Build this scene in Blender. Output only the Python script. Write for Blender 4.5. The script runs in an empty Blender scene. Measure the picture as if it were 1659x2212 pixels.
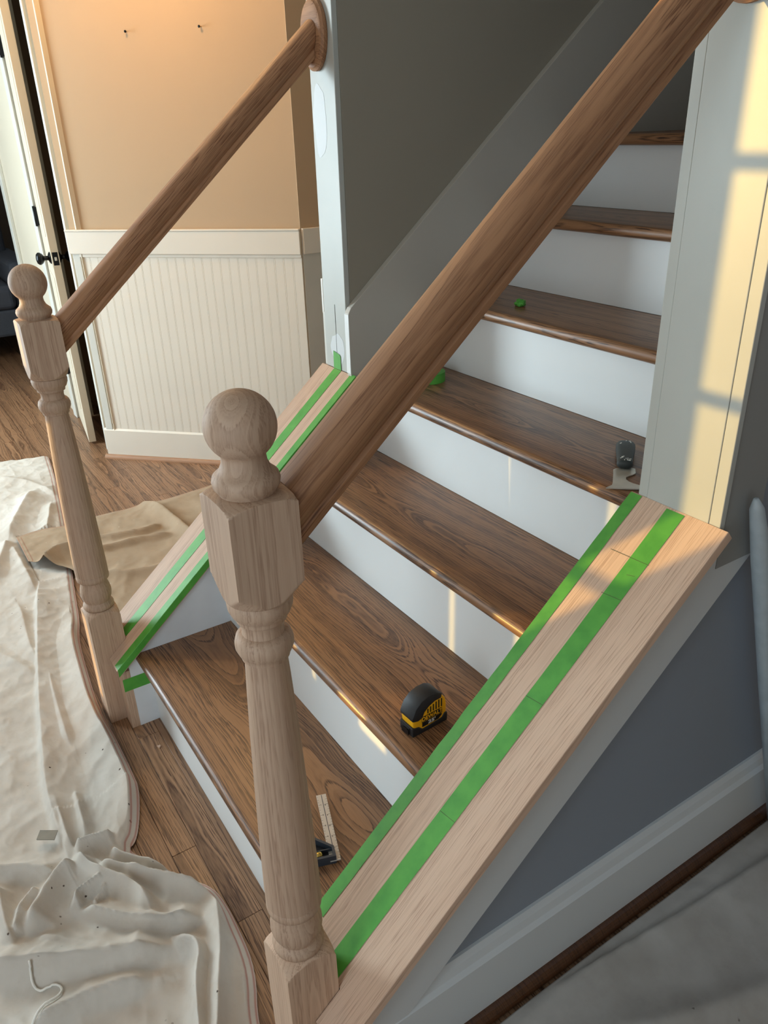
import bpy, bmesh, math, random
import numpy as np
from mathutils import Vector, Matrix, noise

random.seed(7)
scene = bpy.context.scene
col = scene.collection
R = math.radians

# ------------------------------------------------------------------ camera
cam_d = bpy.data.cameras.new('camera')
cam = bpy.data.objects.new('camera', cam_d)
col.objects.link(cam)
right = Vector((0.5481593, 0.8359379, -0.0270033))
down = Vector((0.3540351, -0.2611645, -0.8980268))
fwd = Vector((-0.7577470, 0.4827016, -0.4391111))
m = Matrix.Identity(4)
for i in range(3):
    m[i][0] = right[i]
    m[i][1] = -down[i]
    m[i][2] = -fwd[i]
m.translation = Vector((1.6974, -0.3605, 1.3787))
cam.matrix_world = m
cam_d.sensor_fit = 'VERTICAL'
cam_d.sensor_height = 36.0
cam_d.lens = 1690.63 / 2212.0 * 36.0
cam_d.clip_start = 0.02
scene.camera = cam

# ------------------------------------------------------------------ world, sun, assumed window light, added fill lights, exposure
w = bpy.data.worlds.new('world')
scene.world = w
w.use_nodes = True
bg = w.node_tree.nodes['Background']
bg.inputs[0].default_value = (0.72, 0.84, 1.0, 1)
bg.inputs[1].default_value = 0.25


def add_light(name, kind, loc, direction, color, energy, **kw):
    d = bpy.data.lights.new(name, kind)
    d.color = color
    d.energy = energy
    for k, v in kw.items():
        setattr(d, k, v)
    o = bpy.data.objects.new(name, d)
    o.location = loc
    if direction is not None:
        o.rotation_euler = Vector(direction).to_track_quat('-Z', 'Y').to_euler()
    col.objects.link(o)
    return o


SUN_AZ, SUN_EL = R(40.0), R(3.3)
sun_dir = (math.sin(SUN_AZ) * math.cos(SUN_EL), math.cos(SUN_AZ) * math.cos(SUN_EL), -math.sin(SUN_EL))
add_light('sun', 'SUN', (-4, -5, 3), sun_dir, (1.0, 0.64, 0.16), 3.5, angle=R(0.28))
add_light('assumed_daylight', 'AREA', (-2.56, -1.93, 1.25), (0.65, 0.85, -0.05), (0.74, 0.91, 1.0), 172.0,
          shape='RECTANGLE', size=1.5, size_y=1.7, spread=R(160))  # daylight of an assumed front window, set left so upper risers stay dark
add_light('front_right_fill', 'AREA', (1.45, -1.93, 1.15), (-0.3, 1, -0.05), (0.72, 0.88, 1.0), 24.0,
          shape='RECTANGLE', size=0.9, size_y=1.7)  # daylight fill added at front right to lift risers and left knee wall
add_light('side_fill', 'AREA', (3.08, -0.9, 1.1), (-1, 0.35, -0.15), (0.74, 0.88, 1.0), 10.5,
          shape='RECTANGLE', size=1.5, size_y=1.4)  # cool fill added on the right to brighten outer wall and newel sides
scene.view_settings.view_transform = 'Standard'
scene.view_settings.look = 'None'
scene.view_settings.exposure = 0.13
scene.view_settings.gamma = 1.0
scene.view_settings.use_curve_mapping = False
scene.cycles.use_denoising = True
scene.cycles.adaptive_threshold = 0.08
scene.cycles.caustics_reflective = False
scene.cycles.caustics_refractive = False
scene.cycles.max_bounces = 5
scene.cycles.diffuse_bounces = 4
scene.cycles.glossy_bounces = 2


# ------------------------------------------------------------------ materials
def srgb(r, g, b):
    def f(c):
        c /= 255.0
        return c / 12.92 if c <= 0.04045 else ((c + 0.055) / 1.055) ** 2.4
    return (f(r), f(g), f(b), 1.0)


class NT:
    def __init__(self, name):
        self.m = bpy.data.materials.new(name)
        self.m.use_nodes = True
        self.t = self.m.node_tree
        self.b = self.t.nodes['Principled BSDF']

    def n(self, kind, **inp):
        nd = self.t.nodes.new(kind)
        for k, v in inp.items():
            if k.startswith('_'):
                setattr(nd, k[1:], v)
        return nd

    def link(self, a, b):
        self.t.links.new(a, b)

    def val(self, sock, v):
        if hasattr(v, 'node'):
            self.link(v, sock)
        else:
            sock.default_value = v

    def math(self, op, a, b=None, c=None):
        nd = self.n('ShaderNodeMath', _operation=op)
        self.val(nd.inputs[0], a)
        if b is not None:
            self.val(nd.inputs[1], b)
        if c is not None:
            self.val(nd.inputs[2], c)
        return nd.outputs[0]

    def vmath(self, op, a, b=None):
        nd = self.n('ShaderNodeVectorMath', _operation=op)
        self.val(nd.inputs[0], a)
        if b is not None:
            self.val(nd.inputs[1], b)
        return nd.outputs['Value'] if op == 'LENGTH' else nd.outputs[0]

    def noise(self, vec, scale, detail=2.0, rough=0.5):
        nd = self.n('ShaderNodeTexNoise')
        if vec is not None:
            self.link(vec, nd.inputs['Vector'])
        nd.inputs['Scale'].default_value = scale
        nd.inputs['Detail'].default_value = detail
        nd.inputs['Roughness'].default_value = rough
        return nd.outputs['Fac']

    def ramp(self, fac, stops, interp='LINEAR'):
        nd = self.n('ShaderNodeValToRGB')
        self.link(fac, nd.inputs[0])
        cr = nd.color_ramp
        cr.interpolation = interp
        while len(cr.elements) < len(stops):
            cr.elements.new(0.5)
        for e, (p, c) in zip(cr.elements, stops):
            e.position = p
            e.color = c if len(c) == 4 else (*c, 1)
        return nd.outputs[0]

    def mix(self, fac, a, b, mode='MIX'):
        nd = self.n('ShaderNodeMix', _data_type='RGBA', _blend_type=mode)
        self.val(nd.inputs[0], fac)
        self.val(nd.inputs[6], a)
        self.val(nd.inputs[7], b)
        return nd.outputs[2]

    def coord(self, kind='Object'):
        return self.n('ShaderNodeTexCoord').outputs[kind]

    def bump(self, h, strength, dist=0.001):
        nd = self.n('ShaderNodeBump')
        nd.inputs['Strength'].default_value = strength
        nd.inputs['Distance'].default_value = dist
        self.link(h, nd.inputs['Height'])
        self.link(nd.outputs[0], self.b.inputs['Normal'])

    def base(self, v):
        self.val(self.b.inputs['Base Color'], v)

    def rough(self, v):
        self.val(self.b.inputs['Roughness'], v)


def g(v):
    return (v, v, v, 1)


def oak(name, light, dark, axis='X', freq=150.0, off=0.035, arch=0.10, yr=0.10, contrast=1.0, rough=0.5, coat=0.0,
        pore=0.5, wob=1.0):
    """Flat-sawn oak: growth rings of a tapering trunk, cut by the board; grain runs along the local axis."""
    t = NT(name)
    c = t.coord()
    if axis != 'X':
        mp = t.n('ShaderNodeMapping')
        mp.inputs['Rotation'].default_value = (0, R(90), 0) if axis == 'Z' else (0, 0, R(-90))
        t.link(c, mp.inputs[0])
        c = mp.outputs[0]
    rnd = t.n('ShaderNodeObjectInfo').outputs['Random']
    shift = t.n('ShaderNodeCombineXYZ')
    t.link(t.math('MULTIPLY', rnd, 37.0), shift.inputs[0])
    c2 = t.vmath('ADD', c, shift.outputs[0])
    sx = t.n('ShaderNodeSeparateXYZ')
    t.link(c, sx.inputs[0])

    def st(ax, ay):
        mp = t.n('ShaderNodeMapping')
        mp.inputs['Scale'].default_value = (ax, ay, ay)
        t.link(c2, mp.inputs[0])
        return mp.outputs[0]
    n1 = t.noise(st(1.7, 4.0), 1.0, 2.0)
    n2 = t.noise(st(9.0, 40.0), 1.0, 2.0, 0.6)
    n3 = t.noise(st(1.3, 7.0), 1.0, 1.0)
    r2 = t.math('FRACT', t.math('MULTIPLY', rnd, 7.31))
    y = t.math('ADD', sx.outputs[1], t.math('MULTIPLY', t.math('SUBTRACT', rnd, 0.5), yr))
    y = t.math('ADD', y, t.math('MULTIPLY', t.math('SUBTRACT', n3, 0.5), 0.05 * wob))
    z = t.math('ADD', sx.outputs[2], t.math('ADD', t.math('MULTIPLY', r2, off), off * 0.25))
    z = t.math('ADD', z, t.math('MULTIPLY', t.math('SUBTRACT', n1, 0.5), arch))
    cx = t.n('ShaderNodeCombineXYZ')
    t.link(y, cx.inputs[1])
    t.link(z, cx.inputs[2])
    rr = t.vmath('LENGTH', cx.outputs[0])
    fine = t.noise(st(22.0, 520.0), 1.0, 1.0, 0.6)
    vr = t.n('ShaderNodeTexNoise', _noise_dimensions='1D')
    t.link(t.math('MULTIPLY', rr, freq * 0.23), vr.inputs['W'])
    v = t.math('ADD', t.math('MULTIPLY', rr, freq), t.math('MULTIPLY', n2, 0.9 * wob))
    v = t.math('ADD', v, t.math('MULTIPLY', vr.outputs['Fac'], 2.4))
    v = t.math('ADD', v, t.math('MULTIPLY', fine, 0.42))
    fr = t.math('FRACT', v)
    ring = t.ramp(fr, [(0.0, g(0.35)), (0.07, g(1.0)), (0.32, g(0.62)), (0.58, g(0.12)), (0.88, g(0.0)), (1.0, g(0.35))])
    pores = t.ramp(fine, [(0.42, g(0.0)), (0.66, g(1.0))])
    fac = t.math('MULTIPLY', ring, contrast)
    fac = t.math('ADD', t.math('MULTIPLY', fac, t.math('ADD', t.math('MULTIPLY', pores, pore), 1.0 - pore * 0.7)),
                 t.math('MULTIPLY', pores, 0.16 * contrast))
    fac = t.math('MINIMUM', fac, 1.0)
    colr = t.mix(fac, light, dark)
    broad = t.noise(st(1.5, 14.0), 1.0, 1.0)
    colr = t.mix(t.math('MULTIPLY', broad, 0.45), colr, t.mix(0.75, colr, dark))
    # each board takes its own tone
    tone = t.ramp(t.math('FRACT', t.math('MULTIPLY', rnd, 3.7)), [(0.0, g(0.88)), (1.0, g(1.10))])
    colr = t.mix(1.0, colr, tone, 'MULTIPLY')
    t.base(colr)
    t.rough(rough)
    t.b.inputs['Coat Weight'].default_value = coat
    t.b.inputs['Coat Roughness'].default_value = 0.22
    return t.m


def paint(name, colr, rough=0.5, blot=0.03, scale=3.0, spec=0.5, bumpy=0.05):
    t = NT(name)
    c = t.coord()
    n = t.noise(c, scale, 3.0)
    lo = tuple(x * (1 - blot * 2) for x in colr[:3])
    hi = tuple(min(1, x * (1 + blot)) for x in colr[:3])
    t.base(t.ramp(n, [(0.3, lo), (0.7, hi)]))
    t.rough(rough)
    t.b.inputs['Specular IOR Level'].default_value = spec
    return t.m


def plain(name, colr, rough=0.5, metal=0.0, spec=0.5):
    t = NT(name)
    n = t.noise(t.coord(), 40.0, 3.0)
    t.base(t.ramp(n, [(0.3, tuple(x * 0.92 for x in colr[:3])), (0.7, tuple(min(1, x * 1.06) for x in colr[:3]))]))
    t.rough(rough)
    t.b.inputs['Metallic'].default_value = metal
    t.b.inputs['Specular IOR Level'].default_value = spec
    return t.m


def canvas(name, base, dirt, speck, edge=None, grime=0.5):
    t = NT(name)
    c = t.coord()
    n = t.noise(c, 5.0, 5.0, 0.6)
    k = t.ramp(n, [(0.35, g(0.0)), (0.75, g(1.0))])
    colr = t.mix(t.math('MULTIPLY', k, grime), base, dirt)
    n2 = t.noise(c, 26.0, 6.0, 0.7)
    colr = t.mix(t.ramp(n2, [(0.5, g(0)), (0.8, g(0.35))]), colr, dirt)
    # paint drips and dirt flecks
    vo = t.n('ShaderNodeTexVoronoi')
    vo.inputs['Scale'].default_value = 30.0
    t.link(t.vmath('ADD', c, t.vmath('MULTIPLY', t.n('ShaderNodeTexNoise').outputs['Color'], (0.02, 0.02, 0.02))),
           vo.inputs['Vector'])
    spot = t.ramp(vo.outputs['Distance'], [(0.05, g(1.0)), (0.085, g(0.0))])
    sel = t.ramp(t.noise(c, 3.2, 2.0), [(0.53, g(0.0)), (0.60, g(1.0))])
    colr = t.mix(t.math('MULTIPLY', spot, sel), colr, speck)
    if edge is not None:
        at = t.n('ShaderNodeAttribute', _attribute_name='edge')
        e = at.outputs['Fac']
        s = t.ramp(t.math('MULTIPLY', e, 20.0),
                   [(0.0, g(0.1)), (0.07, g(0.75)), (0.13, g(0.0)), (0.24, g(0.0)), (0.29, g(0.75)), (0.36, g(0.0))])
        colr = t.mix(s, colr, edge)
    t.base(colr)
    t.rough(0.9)
    t.b.inputs['Specular IOR Level'].default_value = 0.15
    cr = t.n('ShaderNodeTexNoise', _noise_type='RIDGED_MULTIFRACTAL')
    t.link(c, cr.inputs['Vector'])
    cr.inputs['Scale'].default_value = 13.0
    cr.inputs['Detail'].default_value = 3.0
    t.bump(cr.outputs['Fac'], 0.5, 0.006)
    return t.m


def tape_mat():
    t = NT('green_masking_tape')
    c = t.coord()
    n = t.noise(c, 30.0, 4.0)
    t.base(t.ramp(n, [(0.3, srgb(70, 150, 52)), (0.7, srgb(88, 168, 62))]))
    t.rough(0.55)
    return t.m


RAW_L, RAW_D = srgb(224, 192, 166), srgb(164, 128, 104)
M = {}
M['raw_x'] = oak('raw_red_oak_along', RAW_L, RAW_D, 'X', 170, 0.05, 0.05, contrast=0.55, rough=0.65, pore=0.7, wob=0.8)
M['raw_z'] = oak('raw_red_oak_upright', srgb(206, 176, 150), srgb(152, 118, 94), 'Z', 150, 0.05, 0.03, yr=0.04,
                 contrast=0.55, rough=0.65, pore=0.7, wob=0.6)
M['rail'] = oak('raw_red_oak_rail', srgb(184, 136, 98), srgb(116, 74, 46), 'X', 120, 0.05, 0.04, yr=0.05, contrast=0.75, rough=0.6, pore=0.75,
                wob=0.7)
M['tread'] = oak('stained_oak_tread', srgb(160, 116, 80), srgb(70, 44, 28), 'X', 135, 0.045, 0.13, yr=0.14,
                 contrast=1.0, rough=0.42, coat=0.12, pore=0.5)
M['plank'] = oak('stained_oak_strip', srgb(172, 130, 96), srgb(78, 50, 32), 'X', 130, 0.035, 0.05, yr=0.05,
                 contrast=1.0, rough=0.42, coat=0.10, pore=0.5)
M['shoe_dark'] = oak('dark_stained_shoe', srgb(92, 58, 34), srgb(45, 26, 15), 'X', 150, contrast=0.7, rough=0.4)
M['shoe'] = oak('oak_shoe', srgb(184, 140, 106), srgb(130, 92, 66), 'X', 200, contrast=0.6, rough=0.5)
M['white'] = paint('white_semigloss_paint', srgb(234, 236, 234), 0.32, 0.015, 4.0, 0.5, 0.03)
M['white_wall'] = paint('white_primed_plaster', srgb(228, 230, 232), 0.6, 0.06, 6.0)
M['trim_white'] = paint('off_white_trim_paint', srgb(210, 208, 198), 0.4, 0.03, 5.0)
M['post'] = paint('off_white_post_paint', srgb(186, 187, 179), 0.4, 0.03, 5.0)
M['stair_skirt'] = paint('warm_grey_skirt_paint', srgb(192, 186, 174), 0.45, 0.012, 2.0)
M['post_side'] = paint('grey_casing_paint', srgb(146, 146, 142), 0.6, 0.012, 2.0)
M['door'] = paint('cream_door_paint', srgb(216, 204, 182), 0.4, 0.01, 4.0)
M['bead'] = paint('beadboard_white', srgb(228, 219, 204), 0.45, 0.015, 4.0)
M['tan'] = paint('tan_wall_paint', srgb(190, 162, 130), 0.8, 0.012, 2.0, 0.3)
M['taupe'] = paint('grey_taupe_wall_paint', srgb(156, 148, 133), 0.75, 0.012, 2.0, 0.3)
M['skirt'] = paint('grey_white_skirt_paint', srgb(206, 209, 209), 0.45, 0.012, 2.0)
M['blue_grey'] = paint('blue_grey_wall_paint', srgb(140, 147, 156), 0.75, 0.012, 2.0, 0.3)
M['ceil'] = paint('ceiling_white', srgb(222, 218, 210), 0.9, 0.01)
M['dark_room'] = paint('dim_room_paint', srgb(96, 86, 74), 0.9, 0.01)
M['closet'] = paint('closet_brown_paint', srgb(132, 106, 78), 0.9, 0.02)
M['tape'] = tape_mat()
M['black_metal'] = plain('black_hardware', srgb(22, 22, 24), 0.3, 0.6)
M['steel'] = plain('brushed_steel', srgb(202, 196, 182), 0.35, 0.45)
M['ruler'] = plain('satin_ruler_steel', srgb(196, 190, 180), 0.42, 0.35)
M['zinc'] = plain('dull_zinc', srgb(132, 128, 118), 0.45, 0.4)
M['cast'] = plain('dark_cast_metal', srgb(62, 68, 76), 0.45, 0.3)
M['cast_in'] = plain('black_cast_recess', srgb(28, 30, 34), 0.6, 0.1)
M['brass'] = plain('brass', srgb(200, 170, 90), 0.25, 1.0)
M['rubber'] = plain('black_rubber', srgb(30, 31, 33), 0.55)
M['yellow'] = plain('yellow_plastic', srgb(240, 178, 22), 0.4)
M['ink'] = plain('black_print', srgb(18, 18, 18), 0.5)
M['print_white'] = plain('white_print', srgb(226, 226, 226), 0.5)
M['print_yellow'] = plain('yellow_print', srgb(240, 178, 22), 0.5)
M['pencil'] = plain('pencil_line', srgb(84, 92, 60), 0.8)
M['grip'] = plain('worn_grey_grip', srgb(58, 62, 60), 0.6)
M['sofa'] = plain('dark_grey_upholstery', srgb(74, 78, 86), 0.9)
M['plate'] = plain('white_plastic', srgb(235, 233, 226), 0.4)
M['pole'] = plain('white_pole_plastic', srgb(172, 182, 186), 0.4)
M['string'] = plain('white_string', srgb(236, 232, 222), 0.7)
M['frost'] = plain('frosted_backing', srgb(230, 236, 240), 0.5)
M['caulk'] = plain('dark_crack', srgb(92, 92, 88), 0.9)
M['cloth'] = canvas('canvas_drop_cloth', srgb(210, 203, 193), srgb(176, 162, 146), srgb(76, 62, 52), srgb(168, 96, 84))
M['cloth_tan'] = canvas('tan_drop_cloth', srgb(176, 156, 132), srgb(150, 128, 104), srgb(206, 194, 176), srgb(150, 100, 78))
M['cloth_grey'] = canvas('grimy_drop_cloth', srgb(186, 182, 176), srgb(148, 140, 130), srgb(70, 62, 56), None, 0.8)


# ------------------------------------------------------------------ helpers
def make(name, verts, faces, mat, parent=None, smooth=False, loc=None, rot=None, bevel=0.0, seg=2):
    me = bpy.data.meshes.new(name)
    bm = bmesh.new()
    vs = [bm.verts.new(v) for v in verts]
    for f in faces:
        try:
            bm.faces.new([vs[i] for i in f])
        except ValueError:
            pass
    bmesh.ops.recalc_face_normals(bm, faces=bm.faces)
    if bevel > 0:
        sharp = [e for e in bm.edges if len(e.link_faces) == 2 and e.calc_face_angle(0) > 0.5]
        bmesh.ops.bevel(bm, geom=sharp, offset=bevel, segments=seg, profile=0.5, affect='EDGES', clamp_overlap=True)
    for f in bm.faces:
        f.smooth = smooth
    bm.to_mesh(me)
    bm.free()
    me.materials.append(mat)
    o = bpy.data.objects.new(name, me)
    col.objects.link(o)
    if loc is not None:
        o.location = loc
    if rot is not None:
        o.rotation_euler = rot
    if parent is not None:
        o.parent = parent
    return o


def box(name, x0, x1, y0, y1, z0, z1, mat, parent=None, bevel=0.0, loc=None, rot=None, seg=2):
    v = [(x, y, z) for x in (x0, x1) for y in (y0, y1) for z in (z0, z1)]
    f = [(0, 1, 3, 2), (4, 6, 7, 5), (0, 4, 5, 1), (2, 3, 7, 6), (0, 2, 6, 4), (1, 5, 7, 3)]
    return make(name, v, f, mat, parent, False, loc, rot, bevel, seg)


def prism(name, poly, a0, a1, mat, parent=None, plane='yz', bevel=0.0, smooth=False, loc=None, rot=None, seg=2):
    """polygon in a plane extruded along the remaining axis from a0 to a1"""
    def p3(p, a):
        if plane == 'yz':
            return (a, p[0], p[1])
        if plane == 'xz':
            return (p[0], a, p[1])
        return (p[0], p[1], a)
    n = len(poly)
    v = [p3(p, a0) for p in poly] + [p3(p, a1) for p in poly]
    f = [tuple(range(n)), tuple(range(2 * n - 1, n - 1, -1))]
    f += [(i, (i + 1) % n, n + (i + 1) % n, n + i) for i in range(n)]
    return make(name, v, f, mat, parent, smooth, loc, rot, bevel, seg)


def lathe(name, prof, mat, parent=None, seg=40, loc=None, rot=None, half=None, smooth=True):
    """turned solid along z; where half is given the section is a square of that half width cut by the turned radius"""
    verts, faces = [], []
    if half is not None:
        pr = []
        for (r0, z0), (r1, z1) in zip(prof, prof[1:]):
            n_ = 1 if r0 == r1 else 5
            pr += [(r0 + (r1 - r0) * i / n_, z0 + (z1 - z0) * i / n_) for i in range(n_)]
        prof = pr + [prof[-1]]
    for (r, z) in prof:
        for k in range(seg):
            a = 2 * math.pi * (k + (0.5 if half is None else 0.0)) / seg
            rr = r
            if half is not None:
                rr = min(r, half / max(abs(math.cos(a)), abs(math.sin(a))))
            verts.append((rr * math.cos(a), rr * math.sin(a), z))
    n = len(prof)
    for i in range(n - 1):
        for k in range(seg):
            k2 = (k + 1) % seg
            faces.append((i * seg + k, i * seg + k2, (i + 1) * seg + k2, (i + 1) * seg + k))
    faces.append(tuple(range(seg - 1, -1, -1)))
    faces.append(tuple(range((n - 1) * seg, n * seg)))
    return make(name, verts, faces, mat, parent, smooth, loc, rot)


def smooth_by_angle(o, ang=0.6):
    me = o.data
    bm = bmesh.new()
    bm.from_mesh(me)
    for f in bm.faces:
        f.smooth = True
    for e in bm.edges:
        if len(e.link_faces) == 2:
            e.smooth = e.calc_face_angle(0) < ang
    bm.to_mesh(me)
    bm.free()
    return o


def tube(name, pts, radii, mat, parent=None, seg=10, flat=1.0):
    verts, faces = [], []
    pts = [Vector(p) for p in pts]
    if not hasattr(radii, '__len__'):
        radii = [radii] * len(pts)
    for i, p in enumerate(pts):
        d = (pts[min(i + 1, len(pts) - 1)] - pts[max(i - 1, 0)]).normalized()
        up = Vector((0, 0, 1)) if abs(d.z) < 0.9 else Vector((1, 0, 0))
        a = d.cross(up).normalized()
        b = a.cross(d).normalized()
        for k in range(seg):
            t = 2 * math.pi * k / seg
            verts.append(p + a * math.cos(t) * radii[i] + b * math.sin(t) * radii[i] * flat)
    for i in range(len(pts) - 1):
        for k in range(seg):
            k2 = (k + 1) % seg
            faces.append((i * seg + k, i * seg + k2, (i + 1) * seg + k2, (i + 1) * seg + k))
    faces.append(tuple(range(seg - 1, -1, -1)))
    faces.append(tuple(range((len(pts) - 1) * seg, len(pts) * seg)))
    return make(name, verts, faces, mat, parent, True)


def empty(name, loc=(0, 0, 0), rot=(0, 0, 0)):
    o = bpy.data.objects.new(name, None)
    col.objects.link(o)
    o.location = loc
    o.rotation_euler = rot
    o.empty_display_size = 0.05
    return o


def tag(o, label, cat, group=None):
    o['label'] = label
    o['category'] = cat
    if group:
        o['group'] = group
    return o


def struct(o, label, cat):
    o['kind'] = 'structure'
    o['label'] = label
    o['category'] = cat
    return o


def text(name, body, size, mat, parent, mat4, extrude=0.0002, sx=1.0):
    cu = bpy.data.curves.new(name, 'FONT')
    cu.body = body
    cu.size = size
    cu.extrude = extrude
    cu.align_x = 'CENTER'
    cu.align_y = 'CENTER'
    cu.offset = size * 0.02
    tmp = bpy.data.objects.new(name + '_tmp', cu)
    col.objects.link(tmp)
    bpy.context.view_layer.update()
    dg = bpy.context.evaluated_depsgraph_get()
    me = bpy.data.meshes.new_from_object(tmp.evaluated_get(dg))
    bpy.data.objects.remove(tmp)
    bpy.data.curves.remove(cu)
    me.transform(mat4 @ Matrix.Diagonal((sx, 1, 1, 1)))
    me.materials.clear()
    me.materials.append(mat)
    o = bpy.data.objects.new(name, me)
    col.objects.link(o)
    o.parent = parent
    return o


# ------------------------------------------------------------------ dimensions (metres; x across the stairs, y up the run)
S = 0.8549                      # pitch of caps and rails
ZC = 0.2663                     # top of caps at y = 0
PITCH = math.atan(S)
YB = [0.0, 0.2277, 0.4503, 0.6700, 0.8911, 1.1203, 1.3632]
ZT = [0.0, 0.2172, 0.4207, 0.6131, 0.8008, 0.9863, 1.1732, 1.3530]
NOSE, TH = 0.0296, 0.027
XR = 0.921                      # inner face of right knee wall
CAPT = 0.025                    # vertical cap thickness


def cap_z(y):
    return ZC + S * y


# ------------------------------------------------------------------ setting: floor
floor = struct(box('floor', -7.2, 3.2, -2.15, 3.2, -0.06, -0.0125, M['plank']),
               'stained oak strip floor of the hall', 'floor')
PW = 0.053
plank_meshes = {}
row = 0
y = -0.019 - PW * 6
while y < 0.86:
    x = -5.2 + random.uniform(0, 0.6)
    while x < 1.0:
        L = random.choice((0.55, 0.75, 0.95, 1.15))
        if abs(y + PW - -0.019) < 0.01 and x < 0.67 < x + L:
            L = None
        x1 = 0.67 if L is None else x + L
        L = x1 - x
        key = round(L, 3)
        # strips that run beneath the staircase are left out
        if not (y > 0.02 and x > -0.10) and L > 0.02:
            if key not in plank_meshes:
                plank_meshes[key] = box('floor_plank', 0.0003, L - 0.0003, 0.0003, PW - 0.0003, -0.0125, 0.0, M['plank'],
                                        floor, 0.0008, seg=1)
                o = plank_meshes[key]
            else:
                o = plank_meshes[key].copy()
                o.name = 'floor_plank'
                col.objects.link(o)
                o.parent = floor
            o.location = (x, y, 0)
        x = x1
    y += PW
    row += 1

# ------------------------------------------------------------------ setting: shell
struct(box('ceiling', -7.2, 3.2, -2.15, 0.66, 2.45, 2.52, M['ceil']), 'white ceiling of the hall', 'ceiling')
struct(box('ceiling', -0.15, 1.10, 0.66, 2.40, 3.10, 3.16, M['ceil']), 'ceiling high over the stairwell', 'ceiling')

# angled wall with beadboard, local x along the wall
ANG = R(44.78)
wa = struct(box('wall_angled', 0, 1.023, 0, 0.09, 0, 2.45, M['tan'], loc=(-1.970, 0.438, 0), rot=(0, 0, ANG)),
            'tan painted angled hall wall above white beadboard wainscot', 'wall')
nb = 25
bw = (1.023 - 0.034) / nb
bead = None
for k in range(nb):
    x0 = 0.034 + k * bw
    if bead is None:
        prof = [(0.0, 0.0), (bw, 0.0), (bw, -0.0072), (bw - 0.001, -0.008), (0.0052, -0.008),
                (0.0045, -0.0070), (0.0038, -0.008), (0.001, -0.008), (0.0, -0.0072)]
        bead = prism('bead_board', prof, 0.140, 0.945, M['bead'], wa, 'xy')
        o = bead
    else:
        o = bead.copy()
        col.objects.link(o)
        o.parent = wa
    o.location = (x0, 0, 0)
box('corner_stile', 0.0, 0.034, -0.012, 0, 0.14, 0.945, M['trim_white'], wa, 0.002)
box('chair_rail', -0.012, 1.023, -0.019, 0, 0.936, 1.026, M['bead'], wa, 0.002)
box('chair_rail_ledge', -0.014, 1.023, -0.022, 0, 1.026, 1.034, M['bead'], wa, 0.003)
box('chair_rail_cove', 0.03, 1.023, -0.012, 0, 0.922, 0.936, M['bead'], wa, 0.002)
for sx_, sz_, tilt in ((0.395, 1.733, 0.25), (0.696, 1.735, -0.15)):
    sc = empty('wall_screw', (-1.970 + sx_ * math.cos(ANG) , 0.438 + sx_ * math.sin(ANG), sz_), (0, 0, ANG))
    tag(sc, 'small dark screw left in the tan wall, ' + ('nearer the closet door' if sx_ < 0.5 else 'nearer the handrail top'),
        'screw', 'screws in the tan wall')
    lathe('screw_shank', [(0.0022, 0.0), (0.0022, 0.012)], M['brass'], sc, 8, (0, 0, 0), (R(90), 0, tilt))
    lathe('screw_head', [(0.002, 0.0105), (0.0048, 0.0125), (0.0048, 0.014), (0.003, 0.0155)], M['black_metal'], sc, 10,
          (0, 0, 0), (R(90), 0, tilt))
ba = struct(prism('baseboard_angled', [(0, 0.0), (0, 0.146), (-0.008, 0.146), (-0.015, 0.138), (-0.015, 0.0)], -0.012, 1.023,
                  M['bead'], None, 'yz', 0.0, loc=(-1.970, 0.438, 0), rot=(0, 0, ANG)),
            'white baseboard under the beadboard wainscot', 'baseboard')
q = [(-0.015, 0.0)] + [(-0.015 - 0.016 * math.cos(a), 0.018 * math.sin(a)) for a in [R(x) for x in range(0, 91, 15)]]
prism('shoe_moulding', q, -0.024, 1.023, M['shoe'], ba, 'yz')

# hall side wall past the angled wall
ws = struct(box('wall_hall', -1.343, -1.243, 1.157, 3.0, 0, 2.45, M['tan']), 'tan hall wall running back beside the stairs', 'wall')
box('chair_rail', -1.243, -1.225, 1.16, 3.0, 0.936, 1.034, M['bead'], ws, 0.002)
box('wainscot_panel', -1.243, -1.236, 1.16, 3.0, 0.13, 0.936, M['trim_white'], ws)
struct(box('baseboard_hall', -1.243, -1.228, 1.16, 3.0, 0, 0.146, M['bead']), 'white baseboard along the hall side wall', 'baseboard')
struct(box('wall_hall_end', -1.243, -0.150, 2.95, 3.05, 0, 2.45, M['tan']), 'end wall of the hall beside the stairs', 'wall')

# closet wall
wc = struct(prism('wall_closet', [(-3.46, 0), (-2.665, 0), (-2.665, 2.06), (-2.085, 2.06), (-2.085, 0), (-2.00, 0),
                                  (-1.93, 0.0), (-1.93, 2.45), (-3.46, 2.45)], 0.458, 0.53, M['door'], None, 'xz'),
            'cream wall around the closet door', 'wall')
t1 = struct(box('trim_1', -2.085, -2.022, 0.440, 0.458, 0, 2.10, M['trim_white'], bevel=0.003),
            'white casing on the latch side of the closet door', 'door casing')
box('back_band', -2.026, -2.012, 0.432, 0.450, 0, 2.10, M['trim_white'], t1, 0.002)
struct(box('trim_2', -2.735, -2.665, 0.440, 0.458, 0, 2.10, M['trim_white'], bevel=0.003),
       'white casing on the hinge side of the closet door', 'door casing')
struct(box('trim_3', -2.735, -2.022, 0.440, 0.458, 2.06, 2.14, M['trim_white'], bevel=0.003),
       'white head casing over the closet door', 'door casing')
struct(box('trim_4', -3.475, -3.40, 0.440, 0.458, 0, 2.45, M['trim_white'], bevel=0.003),
       'white casing at the living room opening', 'door casing')
struct(box('wall_closet_inside', -2.95, -1.93, 1.10, 1.14, 0, 2.45, M['closet']), 'dim brown back wall of the closet', 'wall')
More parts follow.
